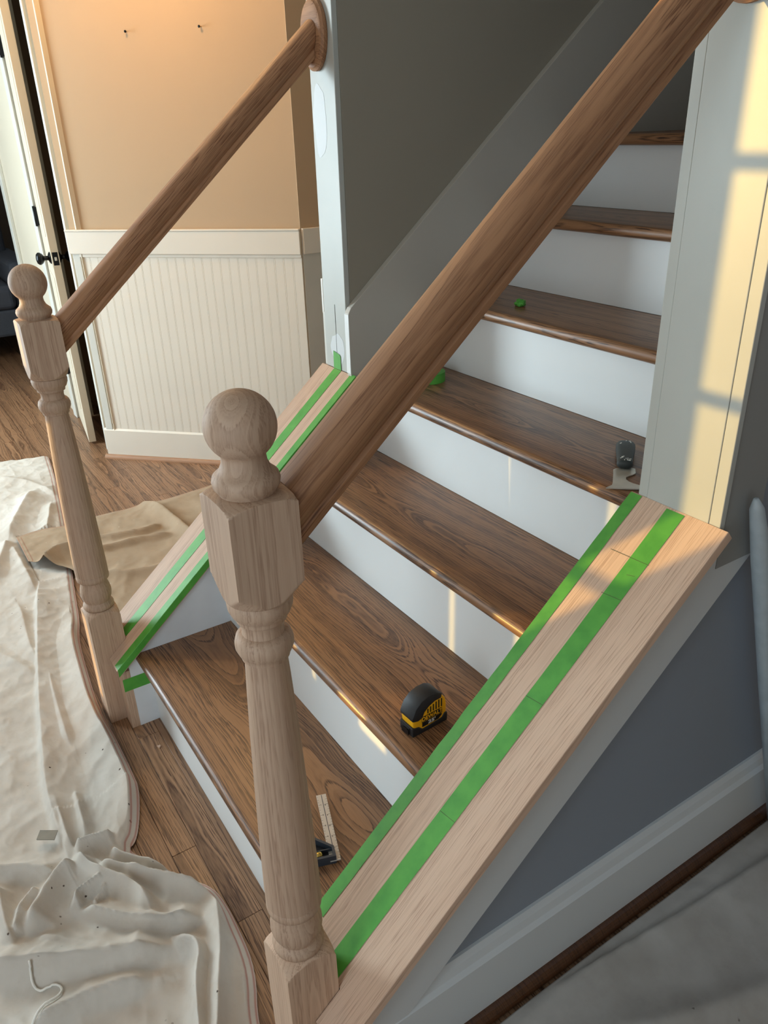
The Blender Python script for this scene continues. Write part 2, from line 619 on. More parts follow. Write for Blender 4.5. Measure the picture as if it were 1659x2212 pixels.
struct(box('wall_closet_side', -2.98, -2.95, 0.53, 1.14, 0, 2.45, M['closet']), 'dim brown side wall of the closet', 'wall')
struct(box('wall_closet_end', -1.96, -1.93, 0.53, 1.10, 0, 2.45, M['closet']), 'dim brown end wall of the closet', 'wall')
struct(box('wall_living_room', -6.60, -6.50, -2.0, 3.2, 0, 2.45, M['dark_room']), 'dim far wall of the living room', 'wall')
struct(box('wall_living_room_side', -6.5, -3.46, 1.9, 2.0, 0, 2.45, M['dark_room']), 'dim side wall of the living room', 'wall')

# closet door, a little ajar
HX, HY = -2.655, 0.452
dl = math.hypot(-2.20 - HX, 0.388 - HY)
da = math.atan2(0.388 - HY, -2.20 - HX)
d1 = empty('door_1', (HX, HY, 0), (0, 0, da))
struct(d1, 'cream panelled closet door standing slightly ajar', 'door')
box('door_slab', 0, dl, 0, 0.034, 0.012, 2.03, M['door'], d1, 0.0015)
for z0, z1 in ((0.16, 0.80), (0.98, 1.88)):
    box('door_panel', 0.09, dl - 0.09, -0.003, 0.001, z0, z1, M['door'], d1, 0.002)
for z0 in (0.255, 1.0, 1.72):
    hg = box('hinge', -0.004, 0.012, -0.014, 0.002, z0, z0 + 0.085, M['black_metal'], d1, 0.002)
    lathe('hinge_knuckle', [(0.0065, z0 - 0.004), (0.0065, z0 + 0.089)], M['black_metal'], hg, 12, (0.0, -0.012, 0))
lp = box('latch_plate', dl - 0.0005, dl + 0.0015, 0.005, 0.029, 0.865, 0.922, M['black_metal'], d1, 0.0008)
box('latch_bolt', dl, dl + 0.008, 0.012, 0.022, 0.886, 0.901, M['steel'], lp, 0.001)
for sg, y0 in ((-1, 0.0), (1, 0.034)):
    kn = lathe('door_knob', [(0.026, 0.0), (0.026, 0.004), (0.020, 0.008), (0.010, 0.012), (0.010, 0.028), (0.020, 0.034),
                             (0.027, 0.044), (0.027, 0.052), (0.020, 0.060), (0.008, 0.063)], M['black_metal'], d1, 24,
               (dl - 0.055, y0, 0.893), (R(90) if sg < 0 else -R(90), 0, 0))

# front wall behind the viewer, with an assumed window and the panels and slots added for light
FY = -2.0
DX = (0.643 - FY) * math.tan(SUN_AZ)
DZ = (0.643 - FY) / math.cos(SUN_AZ) * math.tan(SUN_EL)
cx0, cx1 = 0.486 - DX, 0.546 - DX  # added unseen slots, shaped so the sun catches only the left newel
ax0, ax1, bx0, bx1 = 0.795 - DX, 0.832 - DX, 0.984 - DX, 1.112 - DX
wz0, wz1 = 0.50, 2.05
wf = struct(box('wall_front', -7.0, cx0, FY - 0.03, FY, 0, 2.45, M['tan']), 'tan front wall of the hall with an assumed window and added slots', 'wall')
box('wall_panel', bx1, 3.2, FY - 0.03, FY, 0, 2.45, M['tan'], wf)
box('wall_panel', cx1, ax0, FY - 0.03, FY, 0, 2.45, M['tan'], wf)
for z0, z1 in ((0, 0.20), (0.455, 0.60), (0.965, 1.085)):
    box('wall_panel', cx0, cx1, FY - 0.03, FY, z0, z1, M['tan'], wf)
box('wall_panel', cx0, cx1, FY - 0.03, FY, 1.25, 2.45, M['tan'], wf)
box('wall_panel', ax0, bx1, FY - 0.03, FY, 0, wz0, M['tan'], wf)
box('wall_panel', ax0, bx1, FY - 0.03, FY, wz1, 2.45, M['tan'], wf)
w1 = struct(box('window_1', ax1, bx0, FY - 0.03, FY, wz0, wz1, M['trim_white']), 'assumed white sidelight window with muntins', 'window')
for zc_ in (1.329 + DZ, 1.009 + DZ, 0.697 + DZ):
    box('muntin', bx0, bx1, FY - 0.022, FY - 0.006, zc_ - 0.011, zc_ + 0.011, M['trim_white'], w1)
box('muntin', bx0 + 0.0, bx0 + 0.010, FY - 0.16, FY - 0.14, wz0, wz1, M['trim_white'], w1)
w2 = struct(box('added_daylight_panel', -3.36, -1.78, FY, FY + 0.02, 0.38, 2.12, M['trim_white']), 'broad frosted panel added behind the assumed daylight', 'window')  # unseen frosted backing added for the area light that stands in for daylight
for px in (-3.32, -2.57):
    box('backing_pane', px, px + 0.73, FY + 0.02, FY + 0.024, 0.43, 2.07, M['frost'], w2)
w4 = struct(box('front_right_fill_panel', 0.95, 1.95, FY, FY + 0.02, 0.25, 2.05, M['trim_white']), 'frosted panel added behind the front right fill light', 'window')  # unseen backing added for the front right fill
box('backing_pane', 1.0, 1.90, FY + 0.02, FY + 0.024, 0.30, 2.00, M['frost'], w4)
w5 = struct(box('side_fill_panel', 3.12, 3.15, -1.7, -0.1, 0.4, 1.9, M['trim_white']), 'white panel added behind the side fill light', 'window')  # out of view, added only to back the side fill
struct(box('wall_right_room', 3.15, 3.2, -2.0, 3.2, 0, 2.45, M['tan']), 'tan wall of the room to the right', 'wall')

# ------------------------------------------------------------------ knee walls, upper walls
YE = 0.640
YK0 = -0.033


def knee_poly(y0, y1):
    return [(y0, 0.0), (y1, 0.0), (y1, cap_z(y1) - CAPT), (y0, cap_z(y0) - CAPT)]


kl = struct(prism('wall_knee_left', knee_poly(YK0, YE), -0.148, 0.0, M['white_wall']),
            'white plastered knee wall on the left of the stairs', 'wall')
kr = struct(prism('wall_knee_right', knee_poly(YK0, YE + 0.016), XR, 1.055, M['blue_grey']),
            'grey painted knee wall on the right of the stairs', 'wall')
# oak end trims beside the newels
for nm, x0, x1, par in (('l', -0.0500, 0.0, kl), ('l', -0.148, -0.1320, kl), ('r', XR, 0.950, kr), ('r', 1.0320, 1.055, kr)):
    prism('end_filler', knee_poly(-0.050, YK0), x0, x1, M['white_wall'], par)
    box('end_trim_board', x0, x1, -0.071, -0.050, 0, cap_z(-0.071) - CAPT - 0.004, M['raw_z'], par, 0.001)

wl = struct(box('wall_left', -0.148, -0.020, YE + 0.012, 3.0, 0, 3.12, M['taupe']),
            'dark taupe stairwell wall on the left', 'wall')
tl = struct(box('trim_5', -0.133, -0.021, YE - 0.002, YE + 0.012, cap_z(YE) - 0.002, 2.45, M['post'], bevel=0.0015),
            'white painted board capping the left stairwell wall end', 'wall trim')
for cx_, cz_, rx_, rz_, sd_ in ((-0.070, 0.868, 0.036, 0.038, 1.0), (-0.096, 1.40, 0.032, 0.075, 6.0)):
    blob = [(cx_ + rx_ * math.cos(a) * (1 + 0.25 * noise.noise((math.cos(a) * 1.5, math.sin(a) * 1.5, sd_))),
             cz_ + rz_ * math.sin(a) * (1 + 0.25 * noise.noise((math.cos(a) * 1.5, math.sin(a) * 1.5, sd_ + 2)))) for a in [R(k) for k in range(0, 360, 12)]]
    prism('spackle_patch', blob, YE - 0.0024, YE - 0.0019, M['skirt'], tl, 'xz')
box('board_seam', -0.0755, -0.0745, YE - 0.0028, YE - 0.002, 0.81, 0.98, M['caulk'], tl)
struct(box('trim_6', -0.152, -0.1335, YE + 0.004, 0.72, 0.0, 0.95, M['trim_white'], bevel=0.001),
       'white casing edge behind the left wall end', 'wall trim')
sk = struct(prism('trim_7', [(YE - 0.006, 0.30), (YE - 0.006, 0.968), (YE + 0.002, 0.982), (2.4, 0.982 + 0.848 * (2.4 - YE)), (2.4, 0.30)], -0.0195, -0.0005,
                  M['stair_skirt'], None, 'yz', 0.001), 'grey white skirt board rising along the stairwell wall', 'skirt board')
box('skirt_end', -0.0195, -0.0005, YE - 0.0072, YE - 0.0061, cap_z(YE) + 0.002, 0.966, M['white'], sk)
sw = tag(box('switch_plate', -0.158, -0.1485, YE + 0.006, YE + 0.076, 0.945, 1.034, M['plate'], bevel=0.002),
         'white plastic switch plate on the hall side of the stairwell wall', 'switch plate')

wr = struct(box('wall_right', XR + 0.002, 1.055, YE + 0.016, 3.0, 0.0, 3.12, M['blue_grey']), 'grey stairwell wall on the right', 'wall')
tr = struct(box('trim_8', 0.9398, 1.0582, YE + 0.003, YE + 0.016, cap_z(YE) - 0.004, 2.45, M['post'], bevel=0.0012),
            'white painted board facing the right stairwell wall end', 'wall trim')
box('edge_strip', XR, 0.9394, YE + 0.004, YE + 0.016, cap_z(YE) - 0.004, 2.45, M['post'], tr, 0.0012)
box('edge_strip', 1.0586, 1.0785, YE + 0.004, YE + 0.016, cap_z(YE) - 0.004, 2.45, M['post'], tr, 0.0012)
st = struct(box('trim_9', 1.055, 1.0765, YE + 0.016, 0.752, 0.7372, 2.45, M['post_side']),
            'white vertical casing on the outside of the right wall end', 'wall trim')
struct(prism('trim_10', [(-0.05, cap_z(-0.05) - CAPT - 0.0005), (YE + 0.0155, cap_z(YE + 0.0155) - CAPT - 0.0005), (YE + 0.0155, 0.7368),
                         (0.752, 0.7368), (0.058, 0.151), (-0.05, 0.06)], 1.055, 1.0755, M['skirt'], None, 'yz'),
       'grey white band sloping under the right cap', 'wall trim')
br = struct(prism('baseboard_right', [(1.055, 0.0), (1.055, 0.176), (1.060, 0.176), (1.066, 0.166), (1.070, 0.152), (1.077, 0.145), (1.077, 0.0)],
                  -0.05, 3.0, M['skirt'], None, 'xz'), 'white moulded baseboard on the right knee wall', 'baseboard')
q = [(1.077, 0.0)] + [(1.077 + 0.017 * math.cos(a), 0.021 * math.sin(a)) for a in [R(x) for x in range(0, 91, 15)]]
prism('shoe_moulding', q, -0.05, 3.0, M['shoe_dark'], br, 'xz')
struct(box('wall_back', -0.148, 1.062, 2.32, 2.40, 1.0, 3.12, M['taupe']), 'dim wall at the top of the stairs', 'wall')

# ------------------------------------------------------------------ staircase
stair = tag(empty('staircase', (0, 0, 0)), 'staircase with stained oak treads and white risers', 'staircase')
for i in range(1, 8):
    yb0 = YB[i - 1]
    z = ZT[i]
    y1 = YB[i] if i < 7 else 2.32
    yn = yb0 - NOSE
    r = TH / 2
    prof = [(y1, z), (y1, z - TH)]
    prof += [(yn + r - r * math.sin(a), z - r - r * math.cos(a)) for a in [R(k) for k in range(0, 181, 20)]]
    yc = (yn + y1) / 2 if i < 7 else yn + 0.13
    zc_ = z
    t = prism('tread', [(a - yc, b - zc_) for a, b in prof], -0.46 if i not in (2, 3) else -0.4440, 0.46 if i not in (2, 3) else 0.4450, M['tread'], stair, 'yz', loc=(0.4605, yc, zc_))
    smooth_by_angle(t, 0.7)
    box('riser', 0.0005, 0.9205, yb0, yb0 + 0.016, ZT[i - 1] + 0.0008, z - TH, M['white'], stair)
    # painted scotia-free joint: a thin shadow gap stays between tread and riser

# ------------------------------------------------------------------ caps (local x runs up the slope)
def sloped(name, y, x):
    return empty(name, (x, y, cap_z(y)), (0, 0, 0))


SL = math.hypot(1, S)


def cap(name, xa, xb, nx0, nx1, yback, label, yend):
    """cap board with a notch round the newel; local x up the slope, local y across (to world -x)"""
    y0, y1 = -0.083, yend
    xm = (xa + xb) / 2
    # local: u along slope, v = -(x - xm), w normal
    def uv(yy, xx):
        return ((yy - y0) * SL, -(xx - xm))
    pts = [uv(y0, xa), uv(y0, nx0), uv(yback, nx0), uv(yback, nx1), uv(y0, nx1), uv(y0, xb), uv(y1, xb), uv(y1, xa)]
    o = prism(name, pts, -0.0190, 0.0, M['raw_x'], None, 'xy', 0.0008, seg=1)
    mt = Matrix.Rotation(-PITCH, 4, 'Y')
    mt = Matrix.Rotation(R(90), 4, 'Z') @ mt
    mt.translation = Vector((xm, y0, cap_z(y0)))
    o.matrix_world = mt
    tag(o, label, 'wall cap')
    return o


NLX, NLY = -0.091, -0.073
NRX, NRY = 0.991, -0.079
HB = 0.039
capl = cap('knee_wall_cap', -0.158, 0.014, NLX - HB - 0.001, NLX + HB + 0.001, NLY + HB + 0.001, 'raw oak cap with green tape on the left knee wall', YE - 0.0025)
capr = cap('knee_wall_cap', 0.908, 1.095, NRX - HB - 0.001, NRX + HB + 0.001, NRY + HB + 0.001, 'wide raw oak cap with green tape on the right knee wall', YE + 0.0025)


def tape_on_cap(name, x0, x1, y0, y1, label, lift=0.0006, n=24, side=None, jag=0.0006):
    """strip of tape lying on the slope"""
    verts, faces = [], []
    for i in range(n + 1):
        yy = y0 + (y1 - y0) * i / n
        j0 = noise.noise((yy * 40, x0 * 10, 0)) * jag
        j1 = noise.noise((yy * 40, x1 * 10, 5)) * jag
        lf = lift + 0.0004 * noise.noise((yy * 30, 3, x0))
        row = [(x0 + j0, yy, cap_z(yy) + lf), (x1 + j1, yy, cap_z(yy) + lf)]
        if side:
            row.append((x1 + 0.0006 + j1, yy, cap_z(yy) - 0.0005))
            row.append((x1 + 0.0008 + 0.0012 * noise.noise((yy * 25, 9, 1)), yy + 0.0, cap_z(yy) - side))
        verts += row
    k = len(verts) // (n + 1)
    for i in range(n):
        for j in range(k - 1):
            faces.append((i * k + j, i * k + j + 1, (i + 1) * k + j + 1, (i + 1) * k + j))
    o = make(name, verts, faces, M['tape'], None, False)
    sm = o.modifiers.new('thick', 'SOLIDIFY')
    sm.thickness = 0.0003
    sm.offset = 1.0
    return tag(o, label, 'tape')


tp = tape_on_cap('masking_tape', -0.092, -0.056, NLY + HB + 0.003, YE - 0.004, 'green masking tape down the middle of the left cap')
tb = prism('tape_tab', [(-0.093, 0.812), (-0.056, 0.812), (-0.056, 0.848), (-0.060, 0.853), (-0.080, 0.856), (-0.092, 0.858)], YE - 0.0042, YE - 0.0036,
           M['tape'], tp, 'xz')
tape_on_cap('masking_tape', -0.010, 0.0142, -0.080, YE - 0.002, 'green masking tape folded over the inner edge of the left cap', side=0.021, jag=0.001)
tape_on_cap('masking_tape', 0.984, 1.018, NRY + HB + 0.004, YE - 0.001, 'green masking tape down the middle of the right cap')
tape_on_cap('masking_tape', 0.9078, 0.931, -0.01, YE + 0.001, 'green masking tape along the stair side edge of the right cap', jag=0.0012)
tpe = tag(box('masking_tape', 0.0004, 0.0009, -0.0715, -0.0015, 0.118, 0.155, M['tape']),
          'short green tape strip across the oak trim under the first tread nosing', 'tape')
# pencil marks on the right centre tape and cap
for yy, x0, x1 in ((0.560, 0.945, 1.020), (0.506, 0.980, 1.018), (0.540, 0.998, 1.012), (0.35, 0.984, 1.018), (0.18, 0.984, 1.018)):
    prism('pencil_mark', [(x0, yy), (x1, yy + 0.003), (x1, yy + 0.0034), (x0, yy + 0.0004)], 0.0, 0.0002, M['pencil'], capr, 'xy')
    pm = col.objects[-1]
    pm.parent = None
    me = pm.data
    for v in me.vertices:
        v.co.z = cap_z(v.co.y) + 0.0013 + v.co.z
    me.transform(capr.matrix_world.inverted())
    pm.parent = capr

# ------------------------------------------------------------------ newel posts
def newel(cx, cy, label):
    t = tag(empty('newel_post', (cx, cy, 0)), label, 'newel post')
    ball = [(0.0008, 1.1525)]
    ball += [(0.0375 * math.sin(R(a)), 1.115 + 0.0375 * math.cos(R(a))) for a in range(8, 141, 6)]
    ball += [(0.0232, 1.083), (0.0240, 1.076), (0.0272, 1.069), (0.0305, 1.066), (0.0345, 1.0625), (0.0360, 1.057), (0.0350, 1.0515), (0.0318, 1.047), (0.0300, 1.044)]
    ball += [(0.0302, 1.040)]
    smooth_by_angle(lathe('ball_finial', ball[::-1], M['raw_z'], t, 48), 0.9)
    hb = HB
    up = [(0.026, 0.9150), (0.0375, 0.9170), (0.0400, 0.9205), (0.0440, 0.9270), (0.0500, 0.9345), (0.0552, 0.9400), (0.0560, 0.946), (0.0560, 1.030), (0.0552, 1.0355),
          (0.0480, 1.0400), (0.0400, 1.0420), (0.0318, 1.0434), (0.028, 1.0436)]
    smooth_by_angle(lathe('upper_block', up, M['raw_z'], t, 96, half=hb), 0.55)
    sh = [(0.026, 0.3290), (0.0330, 0.3295), (0.0365, 0.3330), (0.0370, 0.3390), (0.0345, 0.3445), (0.0315, 0.3470), (0.0305, 0.3500), (0.0325, 0.3540),
          (0.0355, 0.3610), (0.0370, 0.3700), (0.0368, 0.3780), (0.0350, 0.3870), (0.0325, 0.3960), (0.0310, 0.4030), (0.0308, 0.4060), (0.0340, 0.4075),
          (0.0382, 0.4120), (0.0390, 0.4180), (0.0382, 0.4240), (0.0368, 0.4262), (0.0385, 0.4270), (0.0384, 0.4500), (0.0365, 0.5300), (0.0335, 0.6300), (0.0300, 0.7300), (0.0265, 0.8050),
          (0.0248, 0.8330), (0.0250, 0.8340), (0.0282, 0.8355), (0.0284, 0.8400), (0.0310, 0.8430), (0.0338, 0.8500), (0.0340, 0.8570), (0.0320, 0.8640), (0.0285, 0.8680), (0.0246, 0.8690),
          (0.0238, 0.8760), (0.0246, 0.8830), (0.0265, 0.8860), (0.0290, 0.8870), (0.0296, 0.8910), (0.0300, 0.8925), (0.0335, 0.8960), (0.0368, 0.9040), (0.0375, 0.9110), (0.0360, 0.9160), (0.030, 0.9172)]
    smooth_by_angle(lathe('turned_shaft', sh, M['raw_z'], t, 48), 0.75)
    lo = [(0.0560, 0.0), (0.0560, 0.300), (0.0552, 0.3110), (0.0510, 0.3185), (0.0450, 0.3235), (0.0390, 0.3270), (0.0350, 0.3295), (0.0300, 0.3300)]
    smooth_by_angle(lathe('lower_block', lo, M['raw_z'], t, 96, half=hb), 0.55)
    return t


newel(NLX, NLY, 'turned raw oak newel post beside the drop cloth at the left cap')
newel(NRX, NRY, 'nearest turned raw oak newel post in front of the right cap')

# ------------------------------------------------------------------ handrails
RAIL = [(0.0, 0.0), (0.021, 0.0), (0.0225, 0.004), (0.0225, 0.009), (0.0200, 0.0115), (0.0195, 0.014), (0.0225, 0.018), (0.0275, 0.024),
        (0.0298, 0.032), (0.0298, 0.038), (0.0285, 0.0445), (0.0250, 0.0505), (0.0190, 0.0550), (0.0110, 0.0575), (0.0, 0.0583)]
RAIL = RAIL + [(-a, b) for a, b in RAIL[-2:0:-1]]
RS = 0.8600


def handrail(cx, y0, y1, zb0, label):
    """rail section swept from the newel to the rosette, plumb-cut ends; local x runs along the rail"""
    ang = math.atan(RS)
    L = math.hypot(y1 - y0, RS * (y1 - y0))
    n = len(RAIL)
    verts, faces = [], []
    for e in (0, 1):
        for (a, b) in RAIL:
            # plumb cut: slide along the rail so that the end lies in a plane y = const
            verts.append(((L if e else 0) + b * math.tan(ang), -a, b))
    faces.append(tuple(range(n)))
    faces.append(tuple(range(2 * n - 1, n - 1, -1)))
    faces += [(i, (i + 1) % n, n + (i + 1) % n, n + i) for i in range(n)]
    o = make('handrail', verts, faces, M['rail'])
    mt = Matrix.Rotation(R(90), 4, 'Z') @ Matrix.Rotation(-ang, 4, 'Y')
    mt.translation = Vector((cx, y0, zb0))
    o.matrix_world = mt
    smooth_by_angle(o, 0.62)
    return tag(o, label, 'handrail')


handrail(NLX, NLY + HB + 0.0005, 0.6185, 0.964, 'raw oak handrail on the far left newel, rising to a round rosette')
handrail(NRX, NRY + HB + 0.0005, 0.6235, 0.966, 'thick raw oak handrail crossing over the stair treads')


def rosette(cx, y, cz, label):
    o = lathe('rosette', [(0.2, 0.0), (0.97, 0.0), (1.0, 0.003), (1.0, 0.010), (0.93, 0.0125), (0.90, 0.0155), (0.80, 0.0180), (0.2, 0.0180)],
              M['rail'], None, 48)
    for v in o.data.vertices:
        v.co.x *= 0.052
        v.co.y *= 0.072
    o.rotation_euler = (R(90), 0, 0)
    o.location = (cx, y, cz)
    smooth_by_angle(o, 0.6)
    return tag(o, label, 'rosette')


rosette(NLX, YE - 0.0025, 1.573, 'oval oak rosette fixing the left handrail to the white wall end')
rosette(NRX + 0.004, YE + 0.0025, 1.577, 'oval oak rosette at the top of the right handrail')

# ------------------------------------------------------------------ tape measure on the second tread
ZT2 = ZT[2]
tm = tag(empty('tape_measure', (0.810, 0.2385, ZT2 + 0.0004), (0, 0, R(3.0))),
         'yellow and black tape measure standing on the second tread', 'tape measure')
# local x: thickness (label side +x), y along the tread depth, z up
body = [(0.004, 0.006), (0.074, 0.006), (0.0765, 0.016), (0.0765, 0.040), (0.074, 0.052), (0.066, 0.063), (0.052, 0.0705), (0.036, 0.0710), (0.021, 0.0660), (0.009, 0.055), (0.003, 0.043), (0.0015, 0.030)]
prism('case', body, -0.017, 0.017, M['yellow'], tm, 'yz', 0.0025)
band_o = [(-0.0005, 0.0395), (0.007, 0.057), (0.020, 0.0685), (0.036, 0.0735), (0.053, 0.0728), (0.0665, 0.0655)]
band_i = [(0.0640, 0.0560), (0.050, 0.0560), (0.037, 0.0510), (0.0270, 0.0430), (0.0215, 0.0320)]
prism('rubber_grip', [(-0.001, 0.0395)] + band_o[1:] + band_i + [(0.012, 0.030), (0.0, 0.0335)], -0.0182, 0.0182, M['rubber'], tm, 'yz', 0.002)
smooth_by_angle(col.objects[-1], 0.7)
prism('rubber_foot', [(-0.001, 0.0), (0.078, 0.0), (0.0785, 0.018), (0.072, 0.0205), (0.066, 0.0120), (0.022, 0.0090), (0.014, 0.0170), (-0.001, 0.0200)], -0.0186, 0.0186, M['rubber'], tm, 'yz', 0.002)
box('mouth', -0.010, 0.010, -0.0025, 0.003, 0.003, 0.0165, M['ink'], tm, 0.001)
hk = prism('hook', [(-0.0095, 0.002), (0.0095, 0.002), (0.0095, 0.0125), (0.004, 0.0140), (-0.004, 0.0140), (-0.0095, 0.0125)], -0.0042, -0.0030, M['black_metal'], tm, 'xz')
lathe('belt_clip', [(0.006, 0.0), (0.006, 0.004), (0.003, 0.005)], M['rubber'], tm, 16, (-0.0195, 0.05, 0.045), (0, R(-90), 0))
box('thumb_lock', -0.008, 0.008, 0.0765, 0.0815, 0.030, 0.046, M['rubber'], tm, 0.002)
LX = 0.0176
prism('badge', [(0.0215, 0.0125), (0.058, 0.0125), (0.0655, 0.018), (0.0655, 0.0220), (0.0215, 0.0220)], LX - 0.001, LX, M['ink'], tm, 'yz')
prism('badge', [(0.0205, 0.0232), (0.0665, 0.0232), (0.0665, 0.0345), (0.0205, 0.0345)], LX - 0.001, LX, M['ink'], tm, 'yz')
face = Matrix(((0, 0, 1, 0), (1, 0, 0, 0), (0, 1, 0, 0), (0, 0, 0, 1)))
text('lettering', 'DEWALT', 0.0118, M['print_yellow'], tm, Matrix.Translation((LX + 0.0002, 0.0435, 0.0288)) @ face, sx=0.98)
text('lettering', "25'", 0.0096, M['print_white'], tm, Matrix.Translation((LX + 0.0002, 0.0430, 0.0172)) @ face, sx=1.5)
for k in range(6):
    yk = 0.0330 + k * 0.0062
    zt = 0.0465 + 0.0022 * k
    box('vent_slot', LX - 0.001, LX, yk, yk + 0.0024, 0.0370, min(zt, 0.0545), M['ink'], tm)

# ------------------------------------------------------------------ combination square on the first tread
ZT1 = ZT[1]
bd = Vector((0.9424, -0.3345, 0))
sq = tag(empty('combination_square', (0.8265, 0.0825, ZT1 + 0.0003), (0, 0, math.atan2(bd.y, bd.x))),
         'steel combination square lying on the lowest tread', 'square')
# local x runs along the blade towards its near end, local y = -side of the head
blade = box('blade', -0.156, 0.001, -0.019, 0.0, 0.006, 0.0082, M['ruler'], sq, 0.0003)
box('blade_groove', -0.155, 0.0, -0.0098, -0.0086, 0.0081, 0.0084, M['cast'], blade)
for k in range(1, 25):
    x = -0.156 + k * 0.00635
    ln = 0.0045 if k % 4 == 0 else (0.003 if k % 2 == 0 else 0.002)
    box('graduation', x, x + 0.0004, -ln, -0.0002, 0.0081, 0.00835, M['ink'], blade)
    box('graduation', x, x + 0.0004, -0.0188, -0.0188 + ln, 0.0081, 0.00835, M['ink'], blade)
flip = Matrix.Rotation(R(90), 4, 'Z')
for k in range(1, 6):
    text('numeral', str(k), 0.0045, M['ink'], blade, Matrix.Translation((-0.002 - k * 0.0254, -0.0058, 0.0083)) @ Matrix.Rotation(R(-90), 4, 'Z'), 0.0001)
    text('numeral', str(k), 0.0040, M['ink'], blade, Matrix.Translation((-0.156 + k * 0.0254, -0.0135, 0.0083)) @ Matrix.Rotation(R(-90), 4, 'Z'), 0.0001)
outl = [(0.0, -0.008), (-0.0226, -0.008), (-0.0640, -0.0555), (-0.052, -0.068), (-0.030, -0.086), (0.0, -0.086)]
inn = [(-0.0045, -0.0125), (-0.0205, -0.0125), (-0.0575, -0.0550), (-0.046, -0.066), (-0.029, -0.0815), (-0.0045, -0.0815)]
nq = len(outl)
vv = [(x, y, z) for z in (0.0, 0.0185) for x, y in outl] + [(x, y, z) for z in (0.0065, 0.0185) for x, y in inn]
ff = [tuple(range(nq))]
for i in range(nq):
    j = (i + 1) % nq
    ff += [(i, j, nq + j, nq + i), (2 * nq + i, 2 * nq + j, 3 * nq + j, 3 * nq + i), (nq + i, nq + j, 3 * nq + j, 3 * nq + i)]
head = make('head', vv, ff, M['cast'], sq)
prism('recess_floor', [(x * 0.99, y) for x, y in inn], 0.0060, 0.0066, M['cast_in'], head, 'xy')
box('web', -0.0225, -0.0205, -0.060, -0.013, 0.0066, 0.0140, M['cast'], head)
box('web', -0.050, -0.005, -0.0260, -0.0240, 0.0066, 0.0130, M['cast'], head) if False else None
kn = lathe('clamp_nut', [(0.0058, 0.0), (0.0066, 0.001), (0.0066, 0.009), (0.0050, 0.0105), (0.003, 0.012)], M['brass'], head, 20,
           (-0.0125, -0.0420, 0.0125), (R(-90), 0, 0))

# ------------------------------------------------------------------ painter's scraper on the fourth tread
ZT4 = ZT[4]
sc = tag(empty('painters_tool', (0.82, 0.735, ZT4 + 0.0003)), 'paint scraper with a notched blade beside the right wall end', 'scraper')


def rel(pts):
    return [(x - 0.82, y - 0.735) for x, y in pts]


blade_pts = [(0.855, 0.639), (0.8535, 0.656), (0.848, 0.664), (0.818, 0.699), (0.807, 0.711), (0.806, 0.722), (0.820, 0.744), (0.829, 0.745), (0.843, 0.730), (0.8445, 0.720), (0.8435, 0.711), (0.8450, 0.702),
             (0.851, 0.695), (0.861, 0.691), (0.871, 0.691), (0.884, 0.694), (0.897, 0.692), (0.900, 0.687)]
prism('blade', rel(blade_pts), 0.0006, 0.0026, M['steel'], sc, 'xy')
hd = Vector((0.8195, 0.7255)) - Vector((0.7500, 0.8080))
hl = hd.length
hv = hd.normalized()
hp = Vector((-hv.y, hv.x))
hs = []
for t_, wd, th in ((0.0, 0.010, 0.006), (0.02, 0.0160, 0.0092), (0.10, 0.0182, 0.0108), (0.30, 0.0180, 0.0110), (0.60, 0.0160, 0.0100), (0.85, 0.0140, 0.0088), (0.94, 0.0146, 0.0090), (1.0, 0.0120, 0.0065)):
    hs.append((t_, wd, th))
vv, ff = [], []
sg = 16
for (t_, wd, th) in hs:
    c = Vector((0.7500, 0.8080)) + hv * (hl * t_)
    for k in range(sg):
        a = 2 * math.pi * k / sg
        ca, sa = math.cos(a), math.sin(a)
        e = 0.7
        px = math.copysign(abs(ca) ** e, ca) * wd
        pz = math.copysign(abs(sa) ** e, sa) * th
        vv.append((c.x + hp.x * px - 0.82, c.y + hp.y * px - 0.735, 0.0115 + pz))
for i in range(len(hs) - 1):
    for k in range(sg):
        k2 = (k + 1) % sg
        ff.append((i * sg + k, i * sg + k2, (i + 1) * sg + k2, (i + 1) * sg + k))
ff += [tuple(range(sg - 1, -1, -1)), tuple(range((len(hs) - 1) * sg, len(hs) * sg))]
hnd = make('handle', vv, ff, M['grip'], sc, True)
for k in range(14):
    t_ = random.choice((0.08, 0.12, 0.2, 0.8, 0.86, 0.9, 0.95, 0.88))
    c = Vector((0.7500, 0.8080)) + hv * (hl * t_) + hp * random.uniform(-0.010, 0.010)
    a = random.uniform(0, 3.14)
    r1, r2 = random.uniform(0.0015, 0.0045), random.uniform(0.0006, 0.0014)
    box('paint_fleck', -r1, r1, -r2, r2, -0.0004, 0.0004, M['plate'], hnd, loc=(c.x - 0.82, c.y - 0.735, 0.0115 + (0.0100 if t_ < .5 else 0.0086)), rot=(0, 0, a))


# ------------------------------------------------------------------ green tape wads
def wad(name, loc, r, label, seed):
    bm = bmesh.new()
    bmesh.ops.create_icosphere(bm, subdivisions=3, radius=r)
    for v in bm.verts:
        n_ = noise.noise(v.co * (1.6 / r) + Vector((seed, 0, 0))) + 0.6 * noise.noise(v.co * (3.6 / r) + Vector((0, seed, 0)))
        v.co *= 1.0 + 0.42 * n_
        v.co.z *= 0.8
    zmin = min(v.co.z for v in bm.verts)
    for v in bm.verts:
        v.co.z = max(0.0, v.co.z - zmin - 0.45 * r)
    me = bpy.data.meshes.new(name)
    bm.to_mesh(me)
    bm.free()
    me.materials.append(M['tape'])
    o = bpy.data.objects.new(name, me)
    col.objects.link(o)
    o.location = loc
    return tag(o, label, 'tape')


